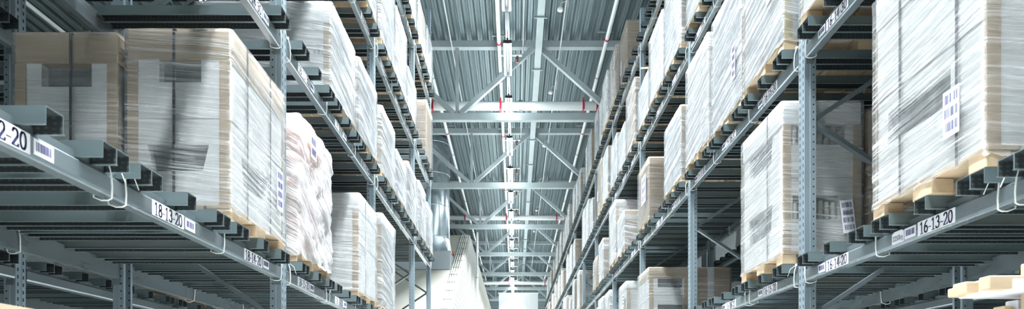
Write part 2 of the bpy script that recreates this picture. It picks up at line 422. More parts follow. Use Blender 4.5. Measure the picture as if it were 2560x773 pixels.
def rack_bay(s, n, levels, label, xf=None, tags=None, ties=False, end=False, two=False, top=None, group='pallet rack bays', braces=True, hide_levels=()):
    xf = XF[s] if xf is None else xf
    L = 1.925 if two else PITCH
    zt = EYE + (top if top else 5.94)
    t = thing('pallet_rack_bay', label, 'pallet rack', (xf, PZ(n), 0), group)
    fr = [0.0] + ([L] if end else [])
    for fy in fr:
        obj('upright_post', cached(('post', s, zt, 1), lambda: post_mesh(s, zt, s)), t, (0, fy, 0))
        obj('upright_post', cached(('post', s, zt, -1), lambda: post_mesh(s, zt, -s)), t, (DEP*s, fy, 0))
        if braces:
            z = EYE - 1.48; up = False
            while z + .66 < zt - .1:
                obj('diagonal_brace', cached(('brace', s, up), lambda: brace_mesh(s, up)), t, (0, fy + .0, z)); z += .66; up = not up
    for lv in levels:
        z = EYE + LEV[s][lv]
        obj('load_beam', cached(('beam', s, L, 1), lambda: beam_mesh(s, L, s)), t, (0, 0, z))
        obj('load_beam', cached(('beam', s, L, -1), lambda: beam_mesh(s, L, -s)), t, (DEP*s, 0, z))
        if lv in hide_levels: continue
        for y in channel_ys(two):
            obj('support_channel', cached(('chan', s), lambda: channel_mesh(s)), t, (0, y, z + BH - .024))
        if ties:
            for i, y in enumerate((.085, .93, 1.02, 1.88, L-.09)):
                if y < L and (i != 2 or lv == 20): obj('cable_tie', cached(('tie', s, (n*7+i+lv) % 6), lambda: tie_mesh(s, (n*7+i+lv) % 6)), t, (-.002*s, y, z))
            if n < 3:
                for i, y in enumerate((.93, 1.88)):
                    obj('cable_tie', cached(('tie', -s, i), lambda: tie_mesh(-s, i)), t, ((DEP+.002)*s, y, z))
        if tags:
            for k in range(2 if two else 3):
                code = '%d-%d-%d' % (tags, 12 + 3*n + k, lv)
                y = .125 + .875*k + .40 + ((-.13,-.05,.01) if s < 0 else (0,.01,.04))[k]
                tm, tw = text_mesh(code, .058, s, .135, -.0062*s)
                mb = MB(); mb.box(-.0042*s, -.0056*s, -tw/2-.014, tw/2+.014, -.033, .033)
                p = obj('location_tag', mb.build('location_tag', M['sticker']), t, (0, y, z + .040))
                obj('lettering', tm.build('lettering', M['ink']), p)
                # barcode sticker beside the tag
                y2 = y + (tw/2 + .075)
                if s > 0 and n == 0 and lv == 20 and k == 1:
                    mb = MB(); mb.prism([(-.05,-.03),(.05,-.03),(.05,.022),(.03,.032),(-.03,.032),(-.05,.022)], 'x', -.0042, -.0056)
                    q = obj('capacity_sticker', mb.build('capacity_sticker', M['sticker']), t, (0, y2 + .10, z + .042))
                    cmh, _ = text_mesh('2250kg', .026, s, .11, -.0062); obj('lettering', cmh.build('lettering', M['bar']), q, (0, 0, -.003))
                mb = MB(); mb.box(-.0042*s, -.0054*s, -.045, .045, -.026, .026)
                q = obj('barcode_sticker', mb.build('barcode_sticker', M['sticker']), t, (0, y2, z + .042))
                obj('barcode', bars_mesh(.08, .045, -.0056*s, s, 1, n*31+k+lv).build('barcode', M['bar']), q)
    return t

# ------------------------------------------------------------------ pallet loads
W = .80
def pallet_mesh(d):
    mb = MB()
    for ix in (-1, 0, 1):
        for iy in (-1, 0, 1):
            bw = .05 if iy else .07
            mb.cbox(ix*(d/2-.05)-.05, ix*(d/2-.05)+.05, iy*(W/2-.05)-bw, iy*(W/2-.05)+bw, .0, .068, .003)
    nb = 4 if d < .8 else 7
    for i in range(nb):
        x = -d/2 + (i+.5)*d/nb
        mb.cbox(x-d/nb*.44, x+d/nb*.44, -W/2, W/2, .070, .090, .002)
    return mb.build('pallet', M['wood'])
def carton_mesh(d, w, h, s, pockets, mats):
    mb = MB(); X, Y = d/2, w/2
    faces = {'cam': ((-X,-Y,0),(1,0,0),d), 'back': ((X,Y,0),(-1,0,0),d)}
    faces['aisle'] = ((-X,Y,0),(0,-1,0),w) if s > 0 else ((X,-Y,0),(0,1,0),w)
    faces['rear'] = ((X,-Y,0),(0,1,0),w) if s > 0 else ((-X,Y,0),(0,-1,0),w)
    for fn, (o, u, wd) in faces.items():
        o, u, v = Vector(o), Vector(u), Vector((0,0,1)); nrm = u.cross(v)
        pk = [p for p in pockets if p[0] == fn]
        O = [o, o+u*wd, o+u*wd+v*h, o+v*h]
        if not pk: mb.face(O); continue
        _, u0, u1, v0, v1, tap = pk[0][:6]
        I = [o+u*(wd*(u0+tap))+v*(h*v0), o+u*(wd*(u1-tap))+v*(h*v0), o+u*(wd*u1)+v*(h*v1), o+u*(wd*u0)+v*(h*v1)]
        J = [p - nrm*.05 for p in I]
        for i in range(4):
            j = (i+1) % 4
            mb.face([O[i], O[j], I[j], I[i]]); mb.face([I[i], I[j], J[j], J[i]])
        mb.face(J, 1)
    mb.face([(-X,-Y,0),(-X,Y,0),(X,Y,0),(X,-Y,0)]); mb.face([(-X,-Y,h),(X,-Y,h),(X,Y,h),(-X,Y,h)])
    return mb.build('carton', mats)
def contents_mesh(d, w, h, s, pk):
    # row of upright packs standing in the cut-out, 5 cm back from the face
    fn, u0, u1, v0, v1, tap = pk[:6]; mb = MB(); X, Y = d/2, w/2
    wd = d if fn == 'cam' else w; n = max(4, int((u1-u0)*wd/.045)); rnd = random.Random(int(u0*100+d*1000))
    for i in range(n):
        t = wd*(u0+tap+.01 + (u1-u0-2*tap-.02)*(i+.5)/n); r = wd*(u1-u0-2*tap)/n*.44
        z0, z1 = h*v0+.004, h*(v0+(v1-v0)*rnd.uniform(.72,.97))
        if fn == 'cam': p = (-X+t, -Y+.026)
        else: p = ((-X+.026, Y-t) if s > 0 else (X-.026, -Y+t))
        r = min(r, .022)
        mb.tube([(p[0],p[1],z0),(p[0],p[1],z0+(z1-z0)*.3),(p[0],p[1],z0+(z1-z0)*.7),(p[0],p[1],z1)], [r, r*.93, r, r*.7], 8)
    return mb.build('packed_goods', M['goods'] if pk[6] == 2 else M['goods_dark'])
def film_mesh(d, h, seed, fine, lump, mat_, w=W):
    rnd = random.Random(seed); mb = MB(); r = .022; X, Y = d/2+.009, w/2+.009
    per = []
    nx, ny, nc = (12, 16, 3) if fine else (2, 3, 1)
    def corner(cx, cy, a0):
        return [(cx+r*math.cos(math.radians(a0+90*i/nc)), cy+r*math.sin(math.radians(a0+90*i/nc))) for i in range(nc+1)]
    for cx, cy, a0, nn, dx, dy in ((X-r,-Y+r,-90,ny,0,1),(X-r,Y-r,0,nx,-1,0),(-X+r,Y-r,90,ny,0,-1),(-X+r,-Y+r,180,nx,1,0)):
        c = corner(cx, cy, a0); per += c
        ln = (2*Y-2*r) if dy else (2*X-2*r)
        per += [(c[-1][0]+dx*ln*i/nn, c[-1][1]+dy*ln*i/nn) for i in range(1, nn)]
    n = len(per); nz = 26 if fine else 4
    vs = []; fs = []
    for j in range(nz+1):
        z = .055 + (h+.006-.055)*j/nz
        for i, (x, y) in enumerate(per):
            q = noise.noise(Vector((x*6+seed*3.1, y*6, z*9)))*.5 + noise.noise(Vector((x*16, y*16+seed, z*30)))*.3
            o = lump*q + (.006 if not lump else .0) * 0
            if j == 0: o += rnd.uniform(-.004, .008)
            rr = math.hypot(x, y); vs.append((x + x/rr*o, y + y/rr*o, z + (rnd.uniform(-.015, .01) if j == 0 else 0)))
    for j in range(nz):
        for i in range(n):
            k = (i+1) % n; fs.append((j*n+i, j*n+k, (j+1)*n+k, (j+1)*n+i))
    mb.mesh(vs, fs, 0, True)
    mb.face(vs[-n:], 0)
    return mb.build('stretch_film', mat_)
def corner_mesh(h, sx, sy, mk='board'):
    mb = MB(); t = .004; l = .058; k = .012
    pr = [(0,0),(l,0),(l,t),(t,t),(t,k),(0,k)]
    pr = [(-sx*x, -sy*y) for x, y in pr]
    if sx*sy < 0: pr = pr[::-1]
    mb.prism(pr, 'z', .075, h)
    return mb.build('corner_board', M[mk])
def strap_mesh(d, h, u, ax):
    mb = MB(); b = .007; e = .004
    if ax == 'y':    # runs over the load across X, at y = u
        mb.box(-d/2-e, -d/2-e+.002, u-b, u+b, .07, h+e); mb.box(d/2+e-.002, d/2+e, u-b, u+b, .07, h+e); mb.box(-d/2-e, d/2+e, u-b, u+b, h+e-.002, h+e)
    else:
        mb.box(u-b, u+b, -W/2-e, -W/2-e+.002, .07, h+e); mb.box(u-b, u+b, W/2+e-.002, W/2+e, .07, h+e); mb.box(u-b, u+b, -W/2-e, W/2+e, h+e-.002, h+e)
    return mb.build('strap', M['strap'])
def label_parts(parent, face, s, d, u, z, w, h, rows, seed, tilt=0.0, text=None):
    """a printed sheet stuck on the film: face 'aisle' or 'cam'; u = offset of its centre along the face"""
    pl = MB(); pl.box(0, -s*.0012, -w/2, w/2, -h/2, h/2)
    me = pl.build('shipping_label', M['sticker']); bm = bars_mesh(w*.9, h*.9, -s*.0014, s, rows, seed).build('barcode', M['bar'])
    o = obj('shipping_label', me, parent)
    q = obj('barcode', bm, o)
    if text:
        tm, _ = text_mesh(text, .022, s, .13, -s*.0020); obj('lettering', tm.build('lettering', M['ink']), o, (0, w*.05, h*.09)).rotation_euler = (PI, 0, 0)
    if face == 'aisle':
        o.location = (-s*(d/2+.0125), u, z); o.rotation_euler = (tilt, 0, 0)
    else:
        o.location = (u, -W/2-.0125, z); o.rotation_euler = (0, 0, s*PI/2); o.rotation_euler.rotate_axis('X', tilt)
    return o
DESC = {'display_kraft': 'white display cartons with kraft lid and edge boards', 'display': 'white display cartons with cut-outs and kraft edge boards',
        'white': 'film-wrapped white carton stack', 'white_edges': 'film-wrapped white cartons with kraft edges', 'tan': 'brown cartons with white film glare on the front',
        'kraft': 'film-wrapped brown carton stack', 'taped': 'brown carton with white tape', 'sacks': 'bulging milky-film load of salmon sacks', 'amber': 'film-wrapped load on amber corner boards'}
DESC2 = {'display_kraft': 'kraft-lidded white cartons', 'display': 'lidded white cartons', 'white': 'white film-wrapped stack', 'white_edges': 'white kraft-edged cartons', 'tan': 'glare-fronted brown cartons',
         'kraft': 'brown carton stack', 'taped': 'taped brown carton', 'sacks': 'bulging sacks', 'amber': 'amber-edged load'}
SHELF = {10: 'bottom', 20: 'lowest', 30: 'second', 40: 'third', 50: 'top'}
PLACE = ['near', 'middle', 'far']
def add_load(s, n, k, lv, kind, height, d=1.14, xface=None, depth_off=0.0, near=False, label=None, seed=None, straps=(), labels=(), pockets=None, tiers=None, xf=None, film='film', rowname=None, dy=0.0):
    """height = top of the load above its pallet's underside"""
    xf0 = XF[s] if xf is None else xf
    face = xf0 - s*.05 if xface is None else xface
    z = EYE + LEV[s][lv] + BH + .0395
    y = place_y(n, k) + dy
    cx = face + s*(d/2 + depth_off)
    rn = ('row sixteen' if s > 0 else 'row eighteen') if rowname is None else rowname
    if label is None:
        label = '%s, %s shelf of %s, %s bay, %s place' % (DESC2[kind], SHELF[lv], rn, ORD[n], PLACE[k])
    grp = 'pallet loads of ' + rn
    t = thing('pallet_load', label, 'pallet load', (cx, y, z), grp)
    seed = seed if seed is not None else (n*13 + k*5 + lv)
    hq = round(height/.04)*.04 if not near else height
    dd = d - .03; ww = W - .03
    if near and d > .5: pass
    obj('pallet', cached(('pallet', d), lambda: pallet_mesh(d)), t)
    cm = {'kraft': M['kraft'], 'taped': M['kraft'], 'tan': M['kraft_light'], 'amber': M['white']}.get(kind, M['white'])
    nt_ = tiers or (2 if kind != 'kraft' else 3)
    z0 = .0915; th = (hq - z0)/nt_
    if kind == 'sacks':
        for i in range(5):
            hh = (hq - z0)/5
            def sack(i=i, hh=hh):
                mb = MB(); nn, mm = 20, 8; vs = []; fs = []
                for a in range(mm+1):
                    v = -PI/2 + PI*a/mm
                    for b in range(nn):
                        u = 2*PI*b/nn
                        sg = lambda q, e: math.copysign(abs(q)**e, q)
                        vs.append((sg(math.cos(v), .45)*sg(math.cos(u), .35)*dd*.5, sg(math.cos(v), .45)*sg(math.sin(u), .35)*ww*.5, (sg(math.sin(v), .6)*.5+.5)*(hh-.004)))
                for a in range(mm):
                    for b in range(nn):
                        fs.append((a*nn+b, a*nn+(b+1) % nn, (a+1)*nn+(b+1) % nn, (a+1)*nn+b))
                mb.mesh(vs, fs, 0, True); return mb.build('sack', M['sack'])
            obj('sack', cached(('sack', dd, hh), sack), t, (random.uniform(-.006,.006), random.uniform(-.006,.006), z0+i*hh))
        obj('stretch_film', film_mesh(d+.02, hq, seed, True, .055, M['film_white']), t)
        for kw in labels: label_parts(t, s=s, d=d+.03, **kw)
        return t
    pk = pockets or []
    for i in range(nt_):
        pi = tuple(p[1:] for p in pk if p[0] == i)
        key = ('carton', kind, dd, round(th,3), s, pi)
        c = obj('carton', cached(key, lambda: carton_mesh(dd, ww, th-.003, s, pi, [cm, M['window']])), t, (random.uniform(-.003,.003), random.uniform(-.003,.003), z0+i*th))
        for p in pi:
            if len(p) > 6 and p[6]: obj('packed_goods', contents_mesh(dd, ww, th-.003, s, p), c)
    if kind in ('display_kraft', 'display', 'white_edges'):
        lm = M['kraft_light'] if kind == 'display_kraft' else M['white']
        lh = .15 if near else .12
        def lid():
            mb = MB(); mb.cbox(-dd/2-.006, dd/2+.006, -ww/2-.006, ww/2+.006, -lh, .004, .004); return mb.build('lid', lm)
        obj('lid', cached(('lid', dd, lm.name, lh), lid), t, (0, 0, hq))
    if kind in ('display_kraft', 'display', 'white_edges', 'amber'):
        top = hq - (.155 if near else .125) if kind != 'amber' else hq
        e = .007
        for sx, sy in ((-1,-1),(1,-1),(1,1),(-1,1)):
            obj('corner_board', cached(('cb', round(top,3), sx, sy, kind == 'amber'), lambda: corner_mesh(top, sx, sy, 'amber' if kind == 'amber' else 'board')), t, (sx*(dd/2+e), sy*(ww/2+e), 0))
    if kind == 'tan':  # added white sheet stands in for film glare on the aisle face
        def fp():
            mb = MB(); x = -s*(dd/2+.004)
            mb.box(x, x - s*.004, -ww/2, ww/2, .08, hq-.01); return mb.build('glare_front', M['sheet'])
        obj('glare_front', cached(('fp', dd, hq, s), fp), t)
    if kind == 'taped':
        def tp():
            mb = MB(); e = .0025
            mb.box(-.045, .045, -ww/2-e-.001, -ww/2-e+.001, z0, hq); mb.box(-.045, .045, -ww/2-e, ww/2, hq-.002, hq+.002); return mb.build('tape', M['tape'])
        obj('tape', cached(('tape', dd, hq), tp), t)
    for u, ax in straps: obj('strap', strap_mesh(dd+.012, hq, u, ax), t)
    for kw in labels: label_parts(t, s=s, d=d, **kw)
    if film is None: return t
    fm = M[film]
    if near: obj('stretch_film', film_mesh(d, hq, seed, True, .008, fm), t)
    else: obj('stretch_film', cached(('film', d, hq, seed % 3, film), lambda: film_mesh(d, hq, seed % 3, False, .016, fm)), t)
    return t

# ------------------------------------------------------------------ racks
for n in range(0, 3):
    rack_bay(-1, n, [10, 20, 30, 40, 50] if n == 0 else [20, 30, 40, 50], '%s galvanised bay of row 18, tags 18-%d to 18-%d on its beams' % (ORD[n], 12+3*n, 14+3*n), tags=18, ties=True, top=7.07)
rack_bay(-1, 3, [20, 30, 40, 50], 'short end bay of row 18 beside the round air duct', tags=18, ties=True, end=True, two=True, top=7.07)
NR = 14
for n in range(0, NR):
    lab = '%s galvanised bay of row 16' % ORD[n] + (', tags 16-%d to 16-%d on its beams' % (12+3*n, 14+3*n) if n < 4 else (', counted from the 16-13-20 tag' if n < NR-1 else ', the last before the end wall'))
    rack_bay(1, n, [10, 20, 30, 40, 50] if n == 0 else [20, 30, 40, 50], lab, tags=16 if n < 4 else None, ties=n < 4, end=n == NR-1)
# the rows that stand back to back with them
for n in range(0, 3):
    rack_bay(-1, n, [20, 30, 40], '%s galvanised rack bay back to back with row eighteen' % ORD[n], xf=-3.35, end=n == 2, top=5.94, group='rack bays behind row 18')
for n in range(0, 6):
    rack_bay(1, n, [20, 30, 40], '%s galvanised rack bay back to back with row sixteen' % ORD[n], xf=3.72, end=n == 5, top=5.94, group='rack bays behind row 16')

# ------------------------------------------------------------------ loads, row 18
XL = -1.515
H = .565
win_up = (1, 'cam', .30, .72, .42, .74, .0, 0); win_lo = (0, 'cam', .18, .80, .40, .70, .06, 0)
add_load(-1, 0, 2, 20, 'display_kraft', 1.02, d=H, xface=XL, near=True, label='white display cartons with kraft lid, film and dark strap, above the 18-14-20 tag',
         straps=((-.02, 'x'), (-.17, 'y'), (.17, 'y')), pockets=[win_up, win_lo, (0, 'aisle', .2, .7, .35, .7, .04, 0)], film='film', seed=3,
         labels=({'face': 'aisle', 'u': .28, 'z': .38, 'w': .1, 'h': .26, 'rows': 4, 'seed': 5},))
add_load(-1, 0, 2, 20, 'display_kraft', 1.0, d=H, xface=XL, depth_off=H+.035, near=True, label='white display cartons with kraft lid, behind the load over tag 18-14-20',
         straps=((.03, 'x'),), pockets=[(1, 'cam', .25, .75, .40, .75, .0, 0)], film='film_side', seed=8)
add_load(-1, 1, 0, 20, 'sacks', 1.03, d=.6, xface=-1.52, near=True, label='bulging milky-film load of salmon sacks above the 18-15-20 tag', seed=4,
         labels=({'face': 'aisle', 'u': -.12, 'z': .9, 'w': .13, 'h': .17, 'rows': 2, 'seed': 9},))
add_load(-1, 1, 2, 20, 'display', 1.02, d=H, xface=XL, near=True, label='white display cartons with kraft edge boards above the 18-17-20 tag', pockets=[(1, 'cam', .05, .55, .52, .80, .04, 1), (0, 'cam', .1, .55, .42, .74, .04, 1)], straps=((-.1,'y'),), seed=5)
add_load(-1, 1, 2, 20, 'display', 1.0, d=H, xface=XL, depth_off=H+.03, label='white display cartons behind the load over tag 18-17-20', pockets=[(1, 'cam', .2, .8, .5, .8, .04), (0, 'cam', .2, .8, .42, .74, .04)])
add_load(-1, 2, 0, 20, 'white_edges', 1.10, d=1.14, xface=XL, label='two-high white film-wrapped load above the 18-18-20 tag', tiers=2, film='film_far')
# second shelf
broad = add_load(-1, 1, 1, 30, 'display', .80, d=1.14, xface=-1.535, near=True, label='broad white lidded carton above the 18-16-30 tag', straps=(), seed=6, film='film_far')
mb = MB()
for i, x in enumerate((.43, .465, .50, .53)):
    mb.tube([(x+.011*math.cos(2*PI*k/12), -W/2+.0105, .39+.011*math.sin(2*PI*k/12)) for k in range(12)], .0022, 4, closed=True)
    if i != 2: mb.box(x-.003, x+.003, -W/2+.009, -W/2+.012, .384, .396)
obj('handling_marks', mb.build('handling_marks', M['bar']), broad)
add_load(-1, 1, 2, 30, 'tan', .78, d=1.14, xface=XL, label='low brown-sided load with glare-white front above the 18-17-30 tag', film='film_far')
add_load(-1, 2, 0, 30, 'white_edges', .79, xface=XL, film='film_far')
add_load(-1, 2, 1, 30, 'tan', .66, xface=XL, film='film_far')
add_load(-1, 2, 2, 30, 'tan', .80, xface=XL, film='film_far')
add_load(-1, 3, 0, 30, 'white', .90, xface=XL, film='film_far')
add_load(-1, 3, 1, 30, 'white_edges', .82, xface=XL, film='film_far')
# third
add_load(-1, 1, 1, 40, 'tan', 1.0, xface=XL, film='film_far')
add_load(-1, 1, 2, 40, 'tan', 1.0, xface=XL, film='film_far')
add_load(-1, 2, 0, 40, 'tan', 1.1, xface=XL, film='film_far')
add_load(-1, 2, 1, 40, 'tan', .96, xface=XL, film='film_far')
add_load(-1, 2, 2, 40, 'white_edges', .62, xface=XL, film='film_far')
add_load(-1, 3, 1, 40, 'kraft', 1.02, xface=XL, film='film_side')
# top
add_load(-1, 2, 2, 50, 'tan', 1.0, xface=XL, film='film_far')
add_load(-1, 3, 0, 50, 'kraft', .70, xface=XL, film='film_far')
add_load(-1, 3, 1, 50, 'white', .80, xface=XL, film='film_far')
# bottom shelf: plain carton just entering the frame
add_load(-1, 0, 0, 10, 'kraft', .905, d=1.14, xface=-1.53, label='plain brown carton on the bottom shelf under the 18-12-20 tag', film=None)

# ------------------------------------------------------------------ loads, row 16
XR = 1.875
add_load(1, 0, 1, 20, 'white_edges', 1.12, d=H, xface=1.865, near=True, label='tall white film-wrapped load with barcode label above the 16-13-20 tag',
         straps=((-.22, 'y'), (.18, 'y')), pockets=[(0, 'aisle', .12, .72, .52, .84, .0, 0), (0, 'cam', .3, .8, .45, .8, .04, 1)], seed=2,
         labels=({'face': 'aisle', 'u': -.215, 'z': .30, 'w': .10, 'h': .20, 'rows': 3, 'seed': 2},))
add_load(1, 0, 1, 20, 'white_edges', 1.1, d=H, xface=1.865, depth_off=H+.03, label='white carton load behind the load over tag 16-13-20')
add_load(1, 1, 0, 20, 'display', 1.13, d=H, xface=1.86, near=True, label='white display cartons with kraft edges and barcode sheet above the 16-15-20 tag',
         straps=((-.12, 'y'),), pockets=[(1, 'cam', .10, .80, .44, .74, .0, 2), (0, 'cam', .12, .72, .44, .76, .0, 2), (1, 'aisle', .15, .75, .35, .7, .03, 1), (0, 'aisle', .15, .75, .35, .75, .03, 1)], seed=1,
         labels=({'face': 'cam', 'u': .17, 'z': .33, 'w': .09, 'h': .23, 'rows': 4, 'seed': 3, 'tilt': -.12, 'text': '22kg'},))
add_load(1, 1, 0, 20, 'kraft', 1.08, d=H, xface=1.86, depth_off=H+.03, label='brown carton stack behind the load over tag 16-15-20', film='film_side')
add_load(1, 2, 2, 20, 'display_kraft', .86, d=H, xface=1.88, label='low white display cartons with kraft lid above the 16-20-20 tag', tiers=2, near=True, pockets=[(1, 'cam', .22, .88, .28, .66, .0), (0, 'cam', .22, .88, .28, .66, .0)], film='film_side', seed=9)
add_load(1, 2, 2, 20, 'taped', .86, d=H, xface=1.88, depth_off=H+.03, label='brown film-wrapped carton with white tape behind the third upright of row 16', tiers=1, film='film_side', near=True, seed=12)
# second shelf
add_load(1, 0, 1, 30, 'kraft', 1.0, xface=XR, film='film_side')
add_load(1, 0, 2, 30, 'white_edges', 1.05, xface=XR, near=True, label='white film-wrapped load above the 16-14-30 tag', seed=14)
add_load(1, 1, 0, 30, 'amber', 1.12, d=1.14, xface=1.87, near=True, label='film-wrapped load with amber edges above the 16-15-30 tag', seed=15, film='film_far',
         labels=({'face': 'aisle', 'u': -.2, 'z': .62, 'w': .16, 'h': .3, 'rows': 3, 'seed': 4},))
add_load(1, 1, 1, 30, 'tan', 1.12, xface=1.885, near=True, label='tall loosely film-wrapped load above the 16-16-30 tag', seed=16, film='film_far',
         labels=({'face': 'aisle', 'u': -.24, 'z': .45, 'w': .09, 'h': .3, 'rows': 4, 'seed': 6},))
add_load(1, 1, 2, 30, 'white', 1.10, xface=1.87, near=True, label='sagging film-wrapped load above the 16-17-30 tag', seed=17, film='film_far')
add_load(1, 2, 0, 30, 'tan', .87, xface=1.88, label='shorter brown-sided load with glare-white front above the 16-18-30 tag', film='film_far', near=True, seed=18)
add_load(1, 2, 2, 30, 'kraft', .92, xface=1.88, label='brown carton stack above the 16-20-30 tag', tiers=3, film='film_side', near=True, seed=19, labels=({'face': 'aisle', 'u': -.1, 'z': .55, 'w': .3, 'h': .4, 'rows': 3, 'seed': 16},))
# third shelf
add_load(1, 1, 1, 40, 'white', 1.1, xface=XR, film='film_far')
add_load(1, 1, 2, 40, 'tan', 1.1, xface=XR, film='film_far')
add_load(1, 2, 0, 40, 'tan', 1.12, xface=1.88, film='film_far')
add_load(1, 2, 1, 40, 'white', .98, xface=1.87, film='film_far')
add_load(1, 2, 2, 40, 'tan', .62, xface=1.88, film='film_far', label='low load under a tilted wooden board, third shelf of row 16')
tb = MB(); tb.cbox(-.3, .3, -.42, .42, -.012, .012, .002)
t_ = obj('wooden_board', tb.build('wooden_board', M['wood']), None, (1.88+.34, place_y(2,2), EYE+LEV[1][40]+BH+.0395+.62+.24)); t_.rotation_euler = (.46, 0, 0)
tag(t_, 'pale wooden board lying tilted on a low film-wrapped load', 'board')
add_load(1, 3, 0, 40, 'kraft', 1.06, xface=1.88, film='film_far')
add_load(1, 3, 1, 40, 'tan', .70, xface=1.88, film='film_far')
add_load(1, 3, 2, 40, 'tan', .9, xface=1.88, film='film_far')
rnd = random.Random(21)
KINDS = ['tan', 'tan', 'kraft', 'kraft', 'tan', 'white_edges', 'white']
for n in range(3, NR):
    for lv in (20, 30, 40, 50):
        if n == 3 and lv == 40: continue
        for k in range(3):
            q = rnd.random()
            if n == NR-1 and lv == 50: continue
            if q < .27 and (lv != 50 or q < .14): continue
            kd = rnd.choice(KINDS); hh = rnd.choice((.84, .92, 1.0, 1.04, 1.08, 1.12, 1.16)) if lv != 50 else rnd.choice((.92, 1.0, 1.04, 1.08))
            if lv == 30 and rnd.random() < .25: hh = .72
            lb = ({'face': 'aisle', 'u': rnd.uniform(-.25,.25), 'z': rnd.uniform(.35,.8)*hh, 'w': .13, 'h': .2, 'rows': 3, 'seed': n+k+lv},) if n < 8 and rnd.random() < .6 else ()
            add_load(1, n, k, lv, kd, hh, labels=lb, xface=1.885 + rnd.uniform(-.035, .03), dy=rnd.uniform(-.015, .015), film=rnd.choice(('film_far','film_far','film_side')), tiers=rnd.choice((2,2,3)))
# behind row 16 and row 18
for n, k, lv, kd, hh in ((1,2,20,'white',1.0),(2,1,20,'white',1.04),(2,2,20,'tan',1.0),(3,1,20,'white',1.0),(1,0,30,'white',.9),(2,0,30,'white',1.0),(3,0,30,'white',.92)):
    add_load(1, n, k, lv, kd, hh, d=1.1, xf=3.72, rowname='the shaded rack behind row sixteen', film='film_far', xface=3.75)
for n, k, lv, kd, hh in ((0,2,30,'kraft',.8),(1,2,20,'white',.96),(2,0,20,'white',1.0),(2,1,20,'white',.96)):
    add_load(-1, n, k, lv, kd, hh, d=1.1, xf=-3.35, rowname='the shaded rack behind row eighteen', film='film_far', xface=-3.38)

# ------------------------------------------------------------------ wrapped timber packs on the bottom shelf of row 16
zb = EYE + LEV[1][10] + BH + .0395
base = thing('wooden_crate', 'open pine crate holding upright laths on the bottom shelf under tag 16-13-20', 'crate', (2.45, 2.72, zb))
obj('pallet', cached(('pallet', 1.14), lambda: pallet_mesh(1.14)), base)
mb = MB()
for zc in (.12, .38, .64):
    for y0 in (-.40, .38): mb.cbox(-.57, .57, y0, y0+.02, zc, zc+.16, .003)
    for x0 in (-.57, .55): mb.cbox(x0, x0+.02, -.378, .378, zc, zc+.16, .003)
obj('side_boards', mb.build('side_boards', M['wood']), base)
rr = random.Random(3)
def upright(i, j):
    hh = rr.uniform(.84, .93); w_ = .040; wr = (i + j) % 2
    t = thing('timber_lath', 'upright lath standing in the pine crate, ' + ('wrapped in white plastic' if wr else 'bare pine'), 'timber', (1.945+.052*i, 2.40+.075*j, zb+.0925), 'wrapped upright laths in the crate' if wr else 'bare upright laths in the crate')
    mb = MB(); mb.cbox(-w_/2, w_/2, -.03, .03, 0, hh, .003); obj('lath', mb.build('lath', M['wood']), t)
    if wr:
        mb = MB(); mb.cbox(-w_/2-.002, w_/2+.002, -.032, .032, .1, hh+.004, .004); obj('plastic_wrap', mb.build('plastic_wrap', M['tape']), t)
for j in range(3):
    for i in range(9): upright(i, j)
def timber(loc, L, w, h, rz, wrapped, label, tilt=0.0):
    t = thing('timber_pack', label, 'timber', loc, 'timber packs', rz); t.rotation_euler = (0, tilt, rz)
    mb = MB(); mb.cbox(-L/2, L/2, -w/2, w/2, 0, h, .004); obj('lath', mb.build('lath', M['wood']), t)
    mb = MB()
    if wrapped:
        mb.cbox(-L*.42, L*.5+.01, -w/2-.004, w/2+.004, -.0035, h+.004, .006)
        obj('plastic_wrap', mb.build('plastic_wrap', M['tape']), t)
    else:
        mb.cbox(-L*.36, L*.36, -w/2-.003, w/2+.003, -.003, h-.012, .004)
        obj('paper_band', mb.build('paper_band', M['sticker']), t)
ztop = zb + .0925 + .935
packs = [(2.06,2.53,0,.62,.075,.042,.02,1,'white wrapped lath pack jutting from the timber heap towards the aisle'),
         (2.08,2.42,0,.60,.06,.05,-.04,0,'bare pine lath with white band lying across the upright laths'),
         (2.06,2.62,0,.56,.06,.035,.05,1,'wrapped lath pack at the back of the timber heap'),
         (2.10,2.48,.054,.30,.08,.05,.35,0,'short pine block on top of the timber heap'),
         (2.36,2.66,.052,.26,.07,.05,-.2,1,'short plastic-wrapped block on top of the timber heap')]
for x, y, dz, L, w, h, rz, wr, lab in packs: timber((x, y, ztop+dz), L, w, h, rz, wr, lab)

# ------------------------------------------------------------------ the building
XW0, XW1, YW0, YW1 = -16.4, 10.2, -7.0, 57.0
ZR = EYE + 9.96
mb = MB(); mb.box(XW0-.2, XW1+.2, YW0-.2, YW1+.2, -.2, 0); struct(obj('floor', mb.build('floor', M['concrete'])))
mb = MB(); mb.box(XW0-.2, XW0, YW0, YW1, 0, ZR+.3); struct(obj('wall_left', mb.build('wall_left', M['wall'])))
mb = MB(); mb.box(XW1, XW1+.2, YW0, YW1, 0, ZR+.3); struct(obj('wall_right', mb.build('wall_right', M['wall'])))
mb = MB(); mb.box(XW0, XW1, YW1, YW1+.2, 0, ZR+.3); struct(obj('wall_end', mb.build('wall_end', M['endwall'])))
mb = MB(); mb.box(XW0, XW1, YW0-.2, YW0, 0, ZR+.3); struct(obj('wall_back', mb.build('wall_back', M['wall'])))
